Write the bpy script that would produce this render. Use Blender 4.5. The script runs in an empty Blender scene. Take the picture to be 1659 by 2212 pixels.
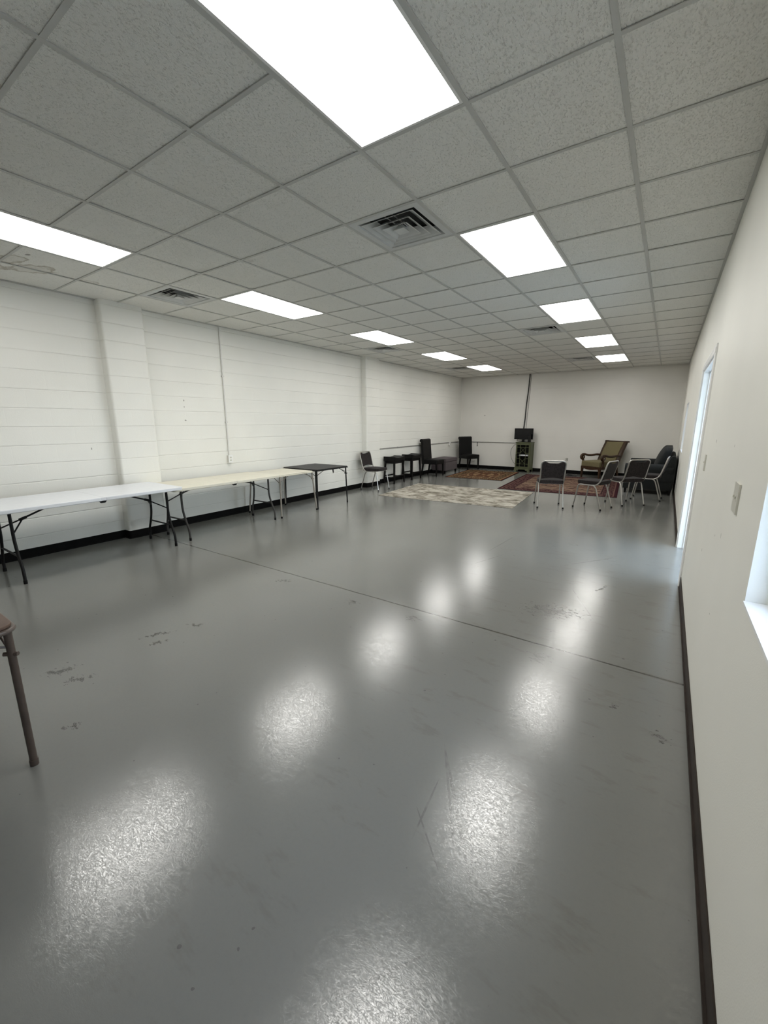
import bpy, bmesh, math, random
from mathutils import Vector, Matrix
random.seed(7)
sc = bpy.context.scene
COL = sc.collection
T = 0.6096                                   # two-foot ceiling module
XL, XR, YB, YF, H = -4.303, 1.8134, 11.2, -4.6, 2.93
PI = math.pi

# ------------------------------------------------------------------ materials
def newmat(name):
    m = bpy.data.materials.new(name); m.use_nodes = True
    nt = m.node_tree
    b = nt.nodes['Principled BSDF']
    return m, nt, b
class NB:
    """small node-building helper"""
    def __init__(s, nt): s.nt = nt
    def n(s, t, **kw):
        nd = s.nt.nodes.new(t)
        for k, v in kw.items(): setattr(nd, k, v)
        return nd
    def link(s, a, b): s.nt.links.new(a, b)
    def val(s, sock, v):
        if hasattr(v, 'is_linked') or isinstance(v, bpy.types.NodeSocket): s.link(v, sock)
        else: sock.default_value = v
    def math(s, op, a, b=None, c=None, clamp=False):
        nd = s.n('ShaderNodeMath', operation=op); nd.use_clamp = clamp
        s.val(nd.inputs[0], a)
        if b is not None: s.val(nd.inputs[1], b)
        if c is not None: s.val(nd.inputs[2], c)
        return nd.outputs[0]
    def coords(s):
        return s.n('ShaderNodeTexCoord').outputs['Object']
    def sep(s, v):
        nd = s.n('ShaderNodeSeparateXYZ'); s.link(v, nd.inputs[0]); return nd.outputs
    def comb(s, x, y, z=0.0):
        nd = s.n('ShaderNodeCombineXYZ')
        for i, q in enumerate((x, y, z)): s.val(nd.inputs[i], q)
        return nd.outputs[0]
    def mapping(s, v, loc=(0,0,0), rot=(0,0,0), scale=(1,1,1)):
        nd = s.n('ShaderNodeMapping'); s.link(v, nd.inputs[0])
        nd.inputs[1].default_value = loc; nd.inputs[2].default_value = rot; nd.inputs[3].default_value = scale
        return nd.outputs[0]
    def noise(s, v, scale=5, detail=3, rough=.5, dist=0):
        nd = s.n('ShaderNodeTexNoise'); s.link(v, nd.inputs['Vector'])
        nd.inputs['Scale'].default_value = scale; nd.inputs['Detail'].default_value = detail
        nd.inputs['Roughness'].default_value = rough; nd.inputs['Distortion'].default_value = dist
        return nd.outputs['Fac']
    def ramp(s, f, stops):
        nd = s.n('ShaderNodeValToRGB'); s.link(f, nd.inputs[0])
        el = nd.color_ramp.elements
        while len(el) < len(stops): el.new(.5)
        for e, (p, c) in zip(el, stops):
            e.position = p; e.color = (*c, 1) if len(c) == 3 else c
        return nd.outputs[0]
    def mix(s, f, a, b):
        nd = s.n('ShaderNodeMix', data_type='RGBA')
        s.val(nd.inputs['Factor'], f)
        for sock, v in ((nd.inputs[6], a), (nd.inputs[7], b)):
            if isinstance(v, bpy.types.NodeSocket): s.link(v, sock)
            else: sock.default_value = (*v, 1)
        return nd.outputs[2]
    def step(s, x, lo, hi):
        nd = s.n('ShaderNodeMapRange', interpolation_type='SMOOTHSTEP')
        s.val(nd.inputs[0], x); nd.inputs[1].default_value = lo; nd.inputs[2].default_value = hi
        return nd.outputs[0]
    def bump(s, h, strength=.5, dist=.01, normal=None):
        nd = s.n('ShaderNodeBump'); s.link(h, nd.inputs['Height'])
        nd.inputs['Strength'].default_value = strength; nd.inputs['Distance'].default_value = dist
        if normal is not None: s.link(normal, nd.inputs['Normal'])
        return nd.outputs[0]
    def blob(s, co, x, y, rx, ry, ang=0):
        """1 inside an ellipse fading to 0 at its rim (in the XY of co)"""
        mp = s.n('ShaderNodeMapping', vector_type='TEXTURE'); s.link(co, mp.inputs[0])
        mp.inputs[1].default_value = (x, y, 0); mp.inputs[2].default_value = (0, 0, ang); mp.inputs[3].default_value = (rx, ry, 1e4)
        nd = s.n('ShaderNodeVectorMath', operation='LENGTH'); s.link(mp.outputs[0], nd.inputs[0])
        return s.math('SUBTRACT', 1.0, nd.outputs['Value'], clamp=True)

def simple(name, col, rough=.5, metal=0, var=.08, nscale=12, bump=0, bscale=200, bdist=.001, spec=.5, coat=0):
    m, nt, b = newmat(name); N = NB(nt); co = N.coords()
    f = N.noise(co, nscale, 4)
    lo = tuple(max(0, c*(1-var)) for c in col); hi = tuple(min(1, c*(1+var)) for c in col)
    N.link(N.ramp(f, [(.3, lo), (.7, hi)]), b.inputs['Base Color'])
    b.inputs['Roughness'].default_value = rough; b.inputs['Metallic'].default_value = metal
    b.inputs['Specular IOR Level'].default_value = spec
    if coat: b.inputs['Coat Weight'].default_value = coat; b.inputs['Coat Roughness'].default_value = .15
    if bump:
        N.link(N.bump(N.noise(co, bscale, 3), bump, bdist), b.inputs['Normal'])
    return m

def block_mat(name, col, axis, depth=.75, tint=.10):
    """painted concrete block: course grooves every 8 in, faint head joints"""
    m, nt, b = newmat(name); N = NB(nt); co = N.coords(); x, y, z = N.sep(co)
    u = x if axis == 'x' else y
    wob = N.math('MULTIPLY', N.math('SUBTRACT', N.noise(co, 6, 1), .5), .006)
    zz = N.math('DIVIDE', N.math('ADD', N.math('ADD', z, -.035), wob), .2032)
    fr = N.math('ABSOLUTE', N.math('SUBTRACT', N.math('FRACT', zz), .5))     # .5 at the joint
    g = N.step(fr, .462, .492)
    row = N.math('FLOOR', zz)
    off = N.math('MULTIPLY', N.math('MODULO', row, 2.0), .5)
    uu = N.math('ADD', N.math('DIVIDE', u, .4064), off)
    fu = N.math('ABSOLUTE', N.math('SUBTRACT', N.math('FRACT', uu), .5))
    gv = N.math('MULTIPLY', N.step(fu, .486, .497), .045)
    patch = N.step(N.noise(co, 1.3, 0), .35, .6)
    g2 = N.math('MULTIPLY', g, N.math('ADD', N.math('MULTIPLY', patch, .5), .5))
    hgt = N.math('SUBTRACT', 1.0, N.math('MAXIMUM', g2, gv))
    hgt = N.math('ADD', hgt, N.math('MULTIPLY', N.noise(co, 90, 1), .10))
    N.link(N.bump(hgt, depth, .006), b.inputs['Normal'])
    f = N.noise(co, 2.2, 1)
    c0 = N.ramp(f, [(.3, tuple(c*.97 for c in col)), (.7, col)])
    spots = [(1.409, 1.817, .012, .018), (1.406, 1.726, .010, .012), (1.407, 1.536, .02, .014), (.15, 1.19, .008, .02)] if axis == 'y' else [(-3.45, 1.72, .03, .02)]
    cv = N.comb(u, z)
    s = None
    for q in spots:
        bl = N.step(N.blob(cv, *q), .1, .5); s = bl if s is None else N.math('MAXIMUM', s, bl)
    c1 = N.mix(N.math('MULTIPLY', s, .75), c0, (.18, .17, .15))
    c1 = N.mix(N.math('MULTIPLY', g2, tint), c1, (.45, .44, .41))
    N.link(c1, b.inputs['Base Color'])
    b.inputs['Roughness'].default_value = .42; b.inputs['Specular IOR Level'].default_value = .4
    return m

def plain_wall_mat(name, col):
    m, nt, b = newmat(name); N = NB(nt); co = N.coords(); x, y, z = N.sep(co)
    N.link(N.bump(N.noise(co, 260, 0), .10, .002), b.inputs['Normal'])
    c0 = N.ramp(N.noise(co, 1.7, 1), [(.3, tuple(c*.975 for c in col)), (.7, col)])
    cv = N.comb(y, z); s = None
    for q in [(1.262, 1.379, .018, .016), (.40, 1.39, .008, .010), (1.06, .72, .012, .016), (.55, .93, .010, .008), (.33, .98, .008, .02), (.25, .62, .009, .006), (.95, 1.05, .006, .006)]:
        bl = N.step(N.blob(cv, *q), .1, .6); s = bl if s is None else N.math('MAXIMUM', s, bl)
    N.link(N.mix(N.math('MULTIPLY', s, .7), c0, (.13, .12, .11)), b.inputs['Base Color'])
    b.inputs['Roughness'].default_value = .5; b.inputs['Specular IOR Level'].default_value = .35
    return m

def floor_mat():
    m, nt, b = newmat('painted_concrete'); N = NB(nt); co = N.coords(); x, y, z = N.sep(co)
    base = N.ramp(N.noise(co, .55, 2, .55), [(.3, (.174, .176, .165)), (.7, (.204, .206, .192))])
    fine = N.noise(co, 60, 2, .6)
    base = N.mix(N.math('MULTIPLY', N.step(fine, .45, .75), .10), base, (.14, .143, .135))
    # wear along the walking lane by the right wall
    lane = N.math('MULTIPLY', N.step(x, -.6, .9), N.step(y, 9.5, 1.0))
    wear = N.math('MULTIPLY', N.step(N.noise(N.mapping(co, rot=(0, 0, .35), scale=(1, 3.0, 1)), 3.2, 4, .72), .54, .68), lane)
    base = N.mix(N.math('MULTIPLY', wear, .26), base, (.115, .105, .085))
    # scuffs: each an ellipse broken up by noise
    brk = N.noise(N.mapping(co, rot=(0, 0, -.9), scale=(1, 2.2, 1)), 21, 3, .65)
    scf = [(-1.342,-.737,.13,.022,1.05),(-1.22,-.80,.09,.018,1.2),(-1.25,-.506,.075,.022,.75),(-.509,.488,.09,.03,.5),
           (.063,.511,.09,.03,.1),(1.036,.50,.09,.045,-.35),(-1.383,-1.313,.14,.035,.95),(-1.20,-1.28,.13,.025,1.0),(-.764,-1.47,.08,.020,1.1),
           (-1.352,.495,.12,.03,.5),(1.48,.22,.05,.02,.3),(.75,3.35,.09,.02,.1),(1.22,2.0,.16,.012,1.2),(1.70,.1,.05,.03,.5),(.95,1.25,.30,.10,.35)]
    s = None
    for q in scf:
        bl = N.blob(co, q[0], q[1], q[2]*1.15, q[3]*2.3, q[4]); s = bl if s is None else N.math('MAXIMUM', s, bl)
    sm = N.step(N.math('ADD', s, N.math('MULTIPLY', N.math('SUBTRACT', brk, .5), 3.4)), .62, .76)
    sm = N.math('MULTIPLY', sm, N.step(s, 0.0, .12))
    base = N.mix(N.math('MULTIPLY', sm, .80), base, (.038, .036, .032))
    # long straight drag marks
    drg = [(.98,-.76,.30,.006,-1.05),(1.03,-.80,.34,.008,-.98),(1.10,-.84,.22,.005,-1.1),(.93,-.86,.16,.005,-1.45),(1.069,-1.391,.17,.006,.95),(1.13,-.68,.20,.004,-.55),(.99,-.97,.14,.004,-.75),
           (1.0,2.75,.42,.010,.95),(1.12,1.55,.35,.007,-1.15),(-.02,2.9,.45,.006,1.5),(.05,2.2,.30,.006,1.25)]
    d = None
    for q in drg:
        bl = N.blob(co, *q); d = bl if d is None else N.math('MAXIMUM', d, bl)
    dm = N.math('MULTIPLY', N.step(d, .02, .25), N.step(N.noise(co, 18, 1), .30, .55))
    base = N.mix(N.math('MULTIPLY', dm, .42), base, (.055, .055, .05))
    # small pits
    pit = N.step(N.noise(co, 34, 0), .86, .875)
    base = N.mix(N.math('MULTIPLY', pit, .6), base, (.08, .08, .075))
    # saw-cut control joint across the room
    jy = N.math('ADD', .662, N.math('MULTIPLY', N.math('SUBTRACT', N.noise(co, 3, 3, .7), .5), .016))
    dj = N.math('ABSOLUTE', N.math('SUBTRACT', y, jy))
    jw = N.math('ADD', .0045, N.math('MULTIPLY', N.noise(co, 9, 2), .006))
    jm = N.math('SUBTRACT', 1.0, N.step(N.math('SUBTRACT', dj, jw), -.002, .002))
    base = N.mix(N.math('MULTIPLY', jm, .93), base, (.022, .021, .017))
    jh = N.math('SUBTRACT', 1.0, N.step(dj, .004, .03))
    base = N.mix(N.math('MULTIPLY', N.math('MULTIPLY', jh, N.step(N.noise(co, 5, 1), .5, .7)), .35), base, (.11, .10, .075))
    # gloss broken by fine swirled scratches
    hh = N.noise(N.mapping(co, scale=(1, 2.0, 1), rot=(0, 0, .5)), 48, 4, .72, 2.6)
    base = N.mix(N.math('MULTIPLY', N.step(hh, .42, .62), .20), base, (.125, .126, .117))
    N.link(base, b.inputs['Base Color'])
    N.link(N.bump(hh, .09, .0026), b.inputs['Normal'])
    r = N.math('ADD', .135, N.math('MULTIPLY', N.step(hh, .44, .62), .10))
    r = N.math('ADD', r, N.math('MULTIPLY', sm, .10))
    N.link(r, b.inputs['Roughness'])
    N.link(N.math('ADD', .50, N.math('MULTIPLY', N.step(hh, .60, .38), .75)), b.inputs['Specular IOR Level'])
    return m

def tile_mat():
    m, nt, b = newmat('acoustic_tile'); N = NB(nt); co = N.coords(); x, y, z = N.sep(co)
    v = N.noise(N.mapping(co, scale=(1, .55, 1)), 115, 2, .6)
    v2 = N.noise(co, 420, 0, .6)
    h = N.math('ADD', N.math('MULTIPLY', N.step(v, .30, .52), .7), N.math('MULTIPLY', v2, .3))
    N.link(N.bump(h, .8, .006), b.inputs['Normal'])
    wn = N.n('ShaderNodeTexWhiteNoise'); wn.noise_dimensions = '2D'
    cell = N.comb(N.math('FLOOR', N.math('DIVIDE', x, T)), N.math('FLOOR', N.math('DIVIDE', y, T)))
    N.link(cell, wn.inputs['Vector'])
    c = N.mix(N.math('MULTIPLY', wn.outputs['Value'], .5), (.86, .855, .815), (.82, .815, .775))
    c = N.mix(N.math('MULTIPLY', N.math('SUBTRACT', 1.0, N.step(v, .28, .42)), .36), c, (.42, .41, .37))
    # water stains by the left wall
    st = None
    for q in [(-6.02*T, -.62*T, .34, .17, .5), (-5.75*T, -.92*T, .26, .14, .2), (-6.3*T, -1.1*T, .22, .2, 0), (-5.93*T, .14*T, .13, .05, 1.3)]:
        bl = N.blob(co, *q); st = bl if st is None else N.math('MAXIMUM', st, bl)
    e = N.math('ADD', st, N.math('MULTIPLY', N.math('SUBTRACT', N.noise(co, 7, 3, .65), .5), 1.1))
    ring = N.math('MULTIPLY', N.step(e, .30, .40), N.math('SUBTRACT', 1.0, N.math('MULTIPLY', N.step(e, .42, .6), .75)))
    ring = N.math('MULTIPLY', ring, N.step(st, 0, .1))
    c = N.mix(N.math('MULTIPLY', ring, .55), c, (.30, .25, .17))
    sp = N.step(N.blob(co, -5.35*T, -.84*T, .035, .02, .3), .1, .4)
    c = N.mix(N.math('MULTIPLY', sp, .7), c, (.16, .15, .13))
    N.link(c, b.inputs['Base Color'])
    b.inputs['Roughness'].default_value = .95; b.inputs['Specular IOR Level'].default_value = .1
    return m

def fabric_mat(name, a, c, scale=70, rough=.95, bump=.3, thr=(.42, .58)):
    m, nt, b = newmat(name); N = NB(nt); co = N.coords()
    vo = N.n('ShaderNodeTexVoronoi'); vo.inputs['Scale'].default_value = scale; N.link(co, vo.inputs['Vector'])
    f = N.noise(co, scale*.9, 4, .7)
    N.link(N.ramp(f, [(thr[0], a), (thr[1], c)]), b.inputs['Base Color'])
    N.link(N.bump(N.math('ADD', vo.outputs['Distance'], N.noise(co, 600, 2)), bump, .002), b.inputs['Normal'])
    b.inputs['Roughness'].default_value = rough; b.inputs['Specular IOR Level'].default_value = .2
    b.inputs['Sheen Weight'].default_value = .06; b.inputs['Sheen Roughness'].default_value = .5
    return m

def leather_mat(name, col, rough=.38):
    m, nt, b = newmat(name); N = NB(nt); co = N.coords()
    vo = N.n('ShaderNodeTexVoronoi'); vo.inputs['Scale'].default_value = 260; N.link(co, vo.inputs['Vector'])
    h = N.math('ADD', N.math('MULTIPLY', vo.outputs['Distance'], .5), N.noise(co, 14, 4))
    N.link(N.bump(h, .25, .004), b.inputs['Normal'])
    f = N.noise(co, 8, 3)
    N.link(N.ramp(f, [(.3, tuple(c*.8 for c in col)), (.7, tuple(c*1.25 for c in col))]), b.inputs['Base Color'])
    b.inputs['Roughness'].default_value = rough; b.inputs['Specular IOR Level'].default_value = .25
    return m

def wood_mat(name, a, c, rough=.4, axis=2):
    m, nt, b = newmat(name); N = NB(nt); co = N.coords()
    s = [9, 9, 9]; s[axis] = 1.2
    f = N.noise(N.mapping(co, scale=tuple(s)), 5, 5, .6, .6)
    N.link(N.ramp(f, [(.3, a), (.7, c)]), b.inputs['Base Color'])
    N.link(N.bump(f, .15, .002), b.inputs['Normal'])
    b.inputs['Roughness'].default_value = rough
    return m

def rug_gray_mat():
    m, nt, b = newmat('distressed_rug'); N = NB(nt); co = N.coords()
    v = N.mapping(co, scale=(1.0, 1.7, 1))
    f = N.noise(v, 3.0, 6, .70, .6); g = N.noise(N.mapping(co, scale=(.9, 2.2, 1)), 9, 4, .7)
    k = N.math('ADD', N.math('MULTIPLY', f, .7), N.math('MULTIPLY', g, .3))
    c = N.ramp(k, [(.36, (.085, .075, .058)), (.45, (.20, .182, .148)), (.51, (.37, .345, .295)), (.59, (.52, .49, .43))])
    N.link(c, b.inputs['Base Color'])
    N.link(N.bump(N.noise(co, 350, 3), .5, .004), b.inputs['Normal'])
    b.inputs['Roughness'].default_value = 1; b.inputs['Specular IOR Level'].default_value = .05
    return m

def rug_persian_mat(name, hx, hy, field, ground, gold, dark, red, scale, streak=False):
    """bordered oriental rug; hx, hy half sizes"""
    m, nt, b = newmat(name); N = NB(nt); co = N.coords(); x, y, z = N.sep(co)
    ax = N.math('ABSOLUTE', x); ay = N.math('ABSOLUTE', y)
    d = N.math('MINIMUM', N.math('SUBTRACT', hx, ax), N.math('SUBTRACT', hy, ay))    # distance to rim
    mir = N.comb(ax, ay)
    vo = N.n('ShaderNodeTexVoronoi', feature='F1'); vo.inputs['Scale'].default_value = scale; N.link(mir, vo.inputs['Vector'])
    vo.inputs['Randomness'].default_value = .65
    de = N.n('ShaderNodeTexVoronoi', feature='DISTANCE_TO_EDGE'); de.inputs['Scale'].default_value = scale; N.link(mir, de.inputs['Vector'])
    de.inputs['Randomness'].default_value = .65
    rings = N.math('FRACT', N.math('MULTIPLY', vo.outputs['Distance'], 3.2))
    motif = N.step(rings, .45, .60)
    vines = N.math('SUBTRACT', 1.0, N.step(de.outputs['Distance'], .05, .08))
    f = N.mix(motif, field, ground)
    f = N.mix(N.math('MULTIPLY', vines, .85), f, gold)
    dots = N.step(N.noise(mir, scale*4, 1, .6), .60, .66)
    f = N.mix(N.math('MULTIPLY', dots, .7), f, dark)
    if streak:
        stv = N.noise(N.mapping(co, scale=(.55, 2.6, 1)), 2.6, 4, .65, .5)
        f = N.mix(N.math('MULTIPLY', N.step(stv, .47, .54), .92), f, ground)
        f = N.mix(N.math('MULTIPLY', N.step(N.noise(N.mapping(co, scale=(.6, 2.4, 1)), 4, 3, .6), .52, .60), .8), f, red)
    # border band
    vb = N.n('ShaderNodeTexVoronoi', feature='F1'); vb.inputs['Scale'].default_value = scale*1.6; N.link(mir, vb.inputs['Vector'])
    vb.inputs['Randomness'].default_value = .35
    bm_ = N.step(N.math('FRACT', N.math('MULTIPLY', vb.outputs['Distance'], 2.6)), .5, .62)
    bord = N.mix(bm_, dark if not streak else red, gold)
    bord = N.mix(N.math('MULTIPLY', N.step(N.noise(mir, scale*7, 2), .5, .6), .6), bord, dark)
    def band(lo, hi):
        return N.math('MULTIPLY', N.math('GREATER_THAN', d, lo), N.math('LESS_THAN', d, hi))
    bw = .30 if not streak else .34
    c = N.mix(N.math('LESS_THAN', d, bw), f, bord)
    c = N.mix(band(bw-.02, bw), c, gold)
    c = N.mix(band(bw-.045, bw-.025), c, dark)
    c = N.mix(band(.06, .085), c, gold)
    c = N.mix(band(.03, .06), c, red)
    c = N.mix(N.math('LESS_THAN', d, .03), c, dark if not streak else red)
    c = N.mix(N.math('MULTIPLY', N.noise(co, 40, 4), .25), c, dark)
    N.link(c, b.inputs['Base Color'])
    N.link(N.bump(N.noise(co, 350, 3), .5, .004), b.inputs['Normal'])
    b.inputs['Roughness'].default_value = 1; b.inputs['Specular IOR Level'].default_value = .05
    return m

def emit_mat(name, col, strength):
    m, nt, b = newmat(name); N = NB(nt)
    b.inputs['Base Color'].default_value = (.8, .8, .8, 1)
    co = N.coords()
    # prismatic lens: the tubes behind it read as faint bands along the fixture
    x, y, z = N.sep(co)
    tube = N.math('ADD', .93, N.math('MULTIPLY', N.math('COSINE', N.math('MULTIPLY', x, 2*PI/.27)), .07))
    em = N.math('MULTIPLY', tube, strength)
    b.inputs['Emission Color'].default_value = (*col, 1)
    N.link(em, b.inputs['Emission Strength'])
    m.cycles.emission_sampling = 'FRONT'
    return m

def glass_mat(name, tint):
    m = bpy.data.materials.new(name); m.use_nodes = True; nt = m.node_tree; N = NB(nt)
    nt.nodes.remove(nt.nodes['Principled BSDF'])
    out = nt.nodes['Material Output']
    geo = N.n('ShaderNodeNewGeometry')
    fr = N.n('ShaderNodeFresnel'); N.link(N.math('ADD', 1.45, N.math('MULTIPLY', geo.outputs['Backfacing'], 1/1.45-1.45)), fr.inputs[0])
    tr = N.n('ShaderNodeBsdfTransparent'); tr.inputs[0].default_value = (*tint, 1)
    gl = N.n('ShaderNodeBsdfGlossy'); gl.inputs['Roughness'].default_value = .01
    mx = N.n('ShaderNodeMixShader'); N.link(fr.outputs[0], mx.inputs[0]); N.link(tr.outputs[0], mx.inputs[1]); N.link(gl.outputs[0], mx.inputs[2])
    N.link(mx.outputs[0], out.inputs[0])
    return m

LAMP = 12.9
M = dict(
    block_y=block_mat('painted_block_long', (.83, .825, .775), 'y', .65, .06),
    block_x=block_mat('painted_block_short', (.78, .765, .725), 'x', .16, .02),
    wall=plain_wall_mat('painted_drywall', (.86, .85, .795)),
    floor=floor_mat(), tile=tile_mat(),
    grid=simple('grid_paint', (.53, .53, .505), .55, var=.03),
    plenum=simple('plenum_dark', (.05, .05, .05), .9),
    white=simple('white_paint', (.84, .84, .83), .35, var=.02),
    wframe=simple('white_vinyl', (.86, .87, .87), .3, var=.02),
    fixture=simple('fixture_enamel', (.80, .80, .78), .4, var=.02),
    lens=emit_mat('light_lens', (1.0, .985, .94), LAMP),
    vent=simple('vent_enamel', (.60, .61, .60), .45, var=.04),
    duct=simple('duct_dark', (.035, .037, .037), .8),
    dark=simple('dark_void', (.012, .012, .012), .9),
    base_black=simple('black_cove_base', (.0035, .0033, .0033), .7, var=.3, spec=.12),
    base_brown=simple('brown_cove_base', (.030, .021, .016), .6, var=.25, spec=.25),
    steel=simple('satin_chrome', (.45, .435, .41), .32, 1, var=.06),
    chrome=simple('chrome_highlights', (.80, .79, .77), .16, 1, var=.05),
    rubber=simple('black_rubber', (.006, .006, .006), .8, spec=.2),
    blackmetal=simple('black_powder_coat', (.006, .006, .006), .45, var=.2, spec=.25),
    graymetal=simple('grey_powder_coat', (.045, .043, .040), .45, var=.2, spec=.3),
    tanmetal=simple('tan_enamel', (.26, .235, .20), .42, var=.12),
    brownmetal=simple('brown_enamel', (.075, .055, .045), .42, var=.15),
    brownvinyl=simple('brown_vinyl', (.115, .070, .050), .55, var=.12, bump=.3, bscale=160),
    brownrim=simple('brown_rim', (.105, .082, .070), .38, var=.12),
    plastic_white=simple('white_plastic', (.80, .82, .86), .38, var=.02, bump=.12, bscale=220),
    plastic_cream=simple('cream_plastic', (.74, .71, .60), .42, var=.03, bump=.12, bscale=220),
    vinyl_beige=simple('beige_vinyl', (.69, .66, .56), .5, var=.04, bump=.12, bscale=180),
    vinyl_black=simple('black_vinyl', (.016, .0155, .016), .55, var=.2, bump=.2, bscale=160),
    chair_fabric=fabric_mat('charcoal_flecked_fabric', (.005, .0045, .0045), (.042, .034, .034), 150),
    leather=leather_mat('black_leather', (.0028, .0026, .0026), .5),
    blackwood=simple('black_wood', (.0035, .003, .003), .5, var=.2, spec=.2),
    ottoman=fabric_mat('mauve_grey_fabric', (.070, .058, .062), (.115, .096, .102), 120),
    green=wood_mat('green_cabinet_paint', (.072, .083, .038), (.110, .120, .062), .5),
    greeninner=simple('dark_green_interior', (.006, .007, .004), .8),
    tvblack=simple('tv_black_plastic', (.004, .004, .004), .4, var=.1, spec=.25),
    tvscreen=simple('tv_screen', (.004, .004, .005), .2, var=.05, spec=.3),
    olive=fabric_mat('olive_upholstery', (.135, .115, .060), (.18, .155, .085), 220, bump=.15),
    wood=wood_mat('mahogany', (.022, .010, .005), (.062, .028, .012), .35),
    sofa=fabric_mat('charcoal_sofa_fabric', (.009, .0105, .0105), (.023, .0255, .025), 140, bump=.2),
    conduit=simple('painted_conduit', (.68, .67, .64), .4, var=.04),
    conduit_gray=simple('grey_conduit', (.30, .295, .275), .45, var=.05),
    cable=simple('black_cable', (.012, .012, .012), .5),
    cable_gray=simple('grey_cable', (.16, .16, .16), .5),
    plate=simple('ivory_plate', (.66, .65, .58), .35, var=.03),
    asphalt=simple('outdoor_concrete', (.42, .42, .40), .9, var=.1, bump=.3, bscale=60),
    glass=glass_mat('clear_glass', (.95, .97, .965)), dark_tint=glass_mat('daylight_cut_tint_dark', (.50, .515, .525)), tinted=glass_mat('daylight_cut_tint', (.77, .79, .80)),  # window tints added to cut the incoming daylight; lobby glass stays clear
    rug_gray=rug_gray_mat(),
)

# ------------------------------------------------------------------ geometry helpers
def bm_new(): return bmesh.new()
def box(bm, lo, hi, mat=None):
    v = [bm.verts.new((x, y, z)) for z in (lo[2], hi[2]) for y in (lo[1], hi[1]) for x in (lo[0], hi[0])]
    fs = [(0,2,3,1),(4,5,7,6),(0,1,5,4),(2,6,7,3),(0,4,6,2),(1,3,7,5)]
    out = []
    for f in fs: out.append(bm.faces.new([v[i] for i in f]))
    if mat is not None:
        for q in v: q.co = mat @ q.co
    return v
def rbox(bm, lo, hi, r=.01, seg=3, fn=None, sub=0):
    """rounded box; fn maps every vertex"""
    t = bmesh.new(); box(t, lo, hi)
    if sub: bmesh.ops.subdivide_edges(t, edges=t.edges[:], cuts=sub, use_grid_fill=True)
    es = [e for e in t.edges if e.calc_face_angle(0) > .5]
    bmesh.ops.bevel(t, geom=es, offset=r, segments=seg, profile=.5, affect='EDGES', clamp_overlap=True)
    add(bm, t, fn)
def add(bm, t, fn=None):
    mp = {}
    for v in t.verts: mp[v] = bm.verts.new(fn(v.co.copy()) if fn else v.co)
    for f in t.faces:
        try: bm.faces.new([mp[v] for v in f.verts])
        except ValueError: pass
    t.free()
def smooth_path(pts, r=.03, seg=5):
    """round the inner corners of a polyline"""
    pts = [Vector(p) for p in pts]; out = [pts[0]]
    for a, b, c in zip(pts, pts[1:], pts[2:]):
        d1 = (a-b); d2 = (c-b); k = min(r, d1.length*.48, d2.length*.48)
        p0 = b + d1.normalized()*k; p1 = b + d2.normalized()*k
        for i in range(seg+1):
            t = i/seg; out.append((1-t)**2*p0 + 2*t*(1-t)*b + t*t*p1)
    out.append(pts[-1]); return out
def tube(bm, pts, r=.01, n=10, closed=False, r2=None):
    pts = [Vector(p) for p in pts]; rings = []
    up = None; L = len(pts)
    for i, p in enumerate(pts):
        a = pts[i-1] if (i or closed) else p; c = pts[(i+1) % L] if (i < L-1 or closed) else p
        d = (c-a).normalized()
        if up is None:
            up = Vector((0, 0, 1)) if abs(d.z) < .9 else Vector((1, 0, 0))
        u = (up - d*up.dot(d)).normalized(); w = d.cross(u); up = u
        rr = r if r2 is None else r + (r2-r)*i/(L-1)
        rings.append([bm.verts.new(p + u*rr*math.cos(2*PI*k/n) + w*rr*math.sin(2*PI*k/n)) for k in range(n)])
    R = list(zip(rings, rings[1:])) + ([(rings[-1], rings[0])] if closed else [])
    for A, B in R:
        for k in range(n): bm.faces.new((A[k], A[(k+1) % n], B[(k+1) % n], B[k]))
    if not closed:
        bm.faces.new(rings[0][::-1]); bm.faces.new(rings[-1])
def prism(bm, outline, h0, h1, plane='xy', fn=None):
    """extrude a closed 2-D outline; plane names the two axes of the outline"""
    ax = {'x': 0, 'y': 1, 'z': 2}; i, j = ax[plane[0]], ax[plane[1]]; k = 3-i-j
    def P(p, h):
        q = [0, 0, 0]; q[i] = p[0]; q[j] = p[1]; q[k] = h
        v = Vector(q); return fn(v) if fn else v
    A = [bm.verts.new(P(p, h0)) for p in outline]; B = [bm.verts.new(P(p, h1)) for p in outline]
    n = len(outline)
    bm.faces.new(A[::-1]); bm.faces.new(B)
    for q in range(n): bm.faces.new((A[q], A[(q+1) % n], B[(q+1) % n], B[q]))
def frustum(bm, z0, a0, z1, a1, inner=None, c=(0, 0)):
    """sheet-metal square frustum ring (outer shell a0 at z0 to a1 at z1) with thickness"""
    def sq(a, z): return [bm.verts.new((c[0]+sx*a, c[1]+sy*a, z)) for sx, sy in ((-1,-1),(1,-1),(1,1),(-1,1))]
    t = .003
    A, B, C_, D = sq(a0, z0), sq(a1, z1), sq(a1-t, z1), sq(a0-t, z0)
    for P, Q in ((A, B), (B, C_), (C_, D), (D, A)):
        for k in range(4): bm.faces.new((P[k], P[(k+1) % 4], Q[(k+1) % 4], Q[k]))
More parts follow.
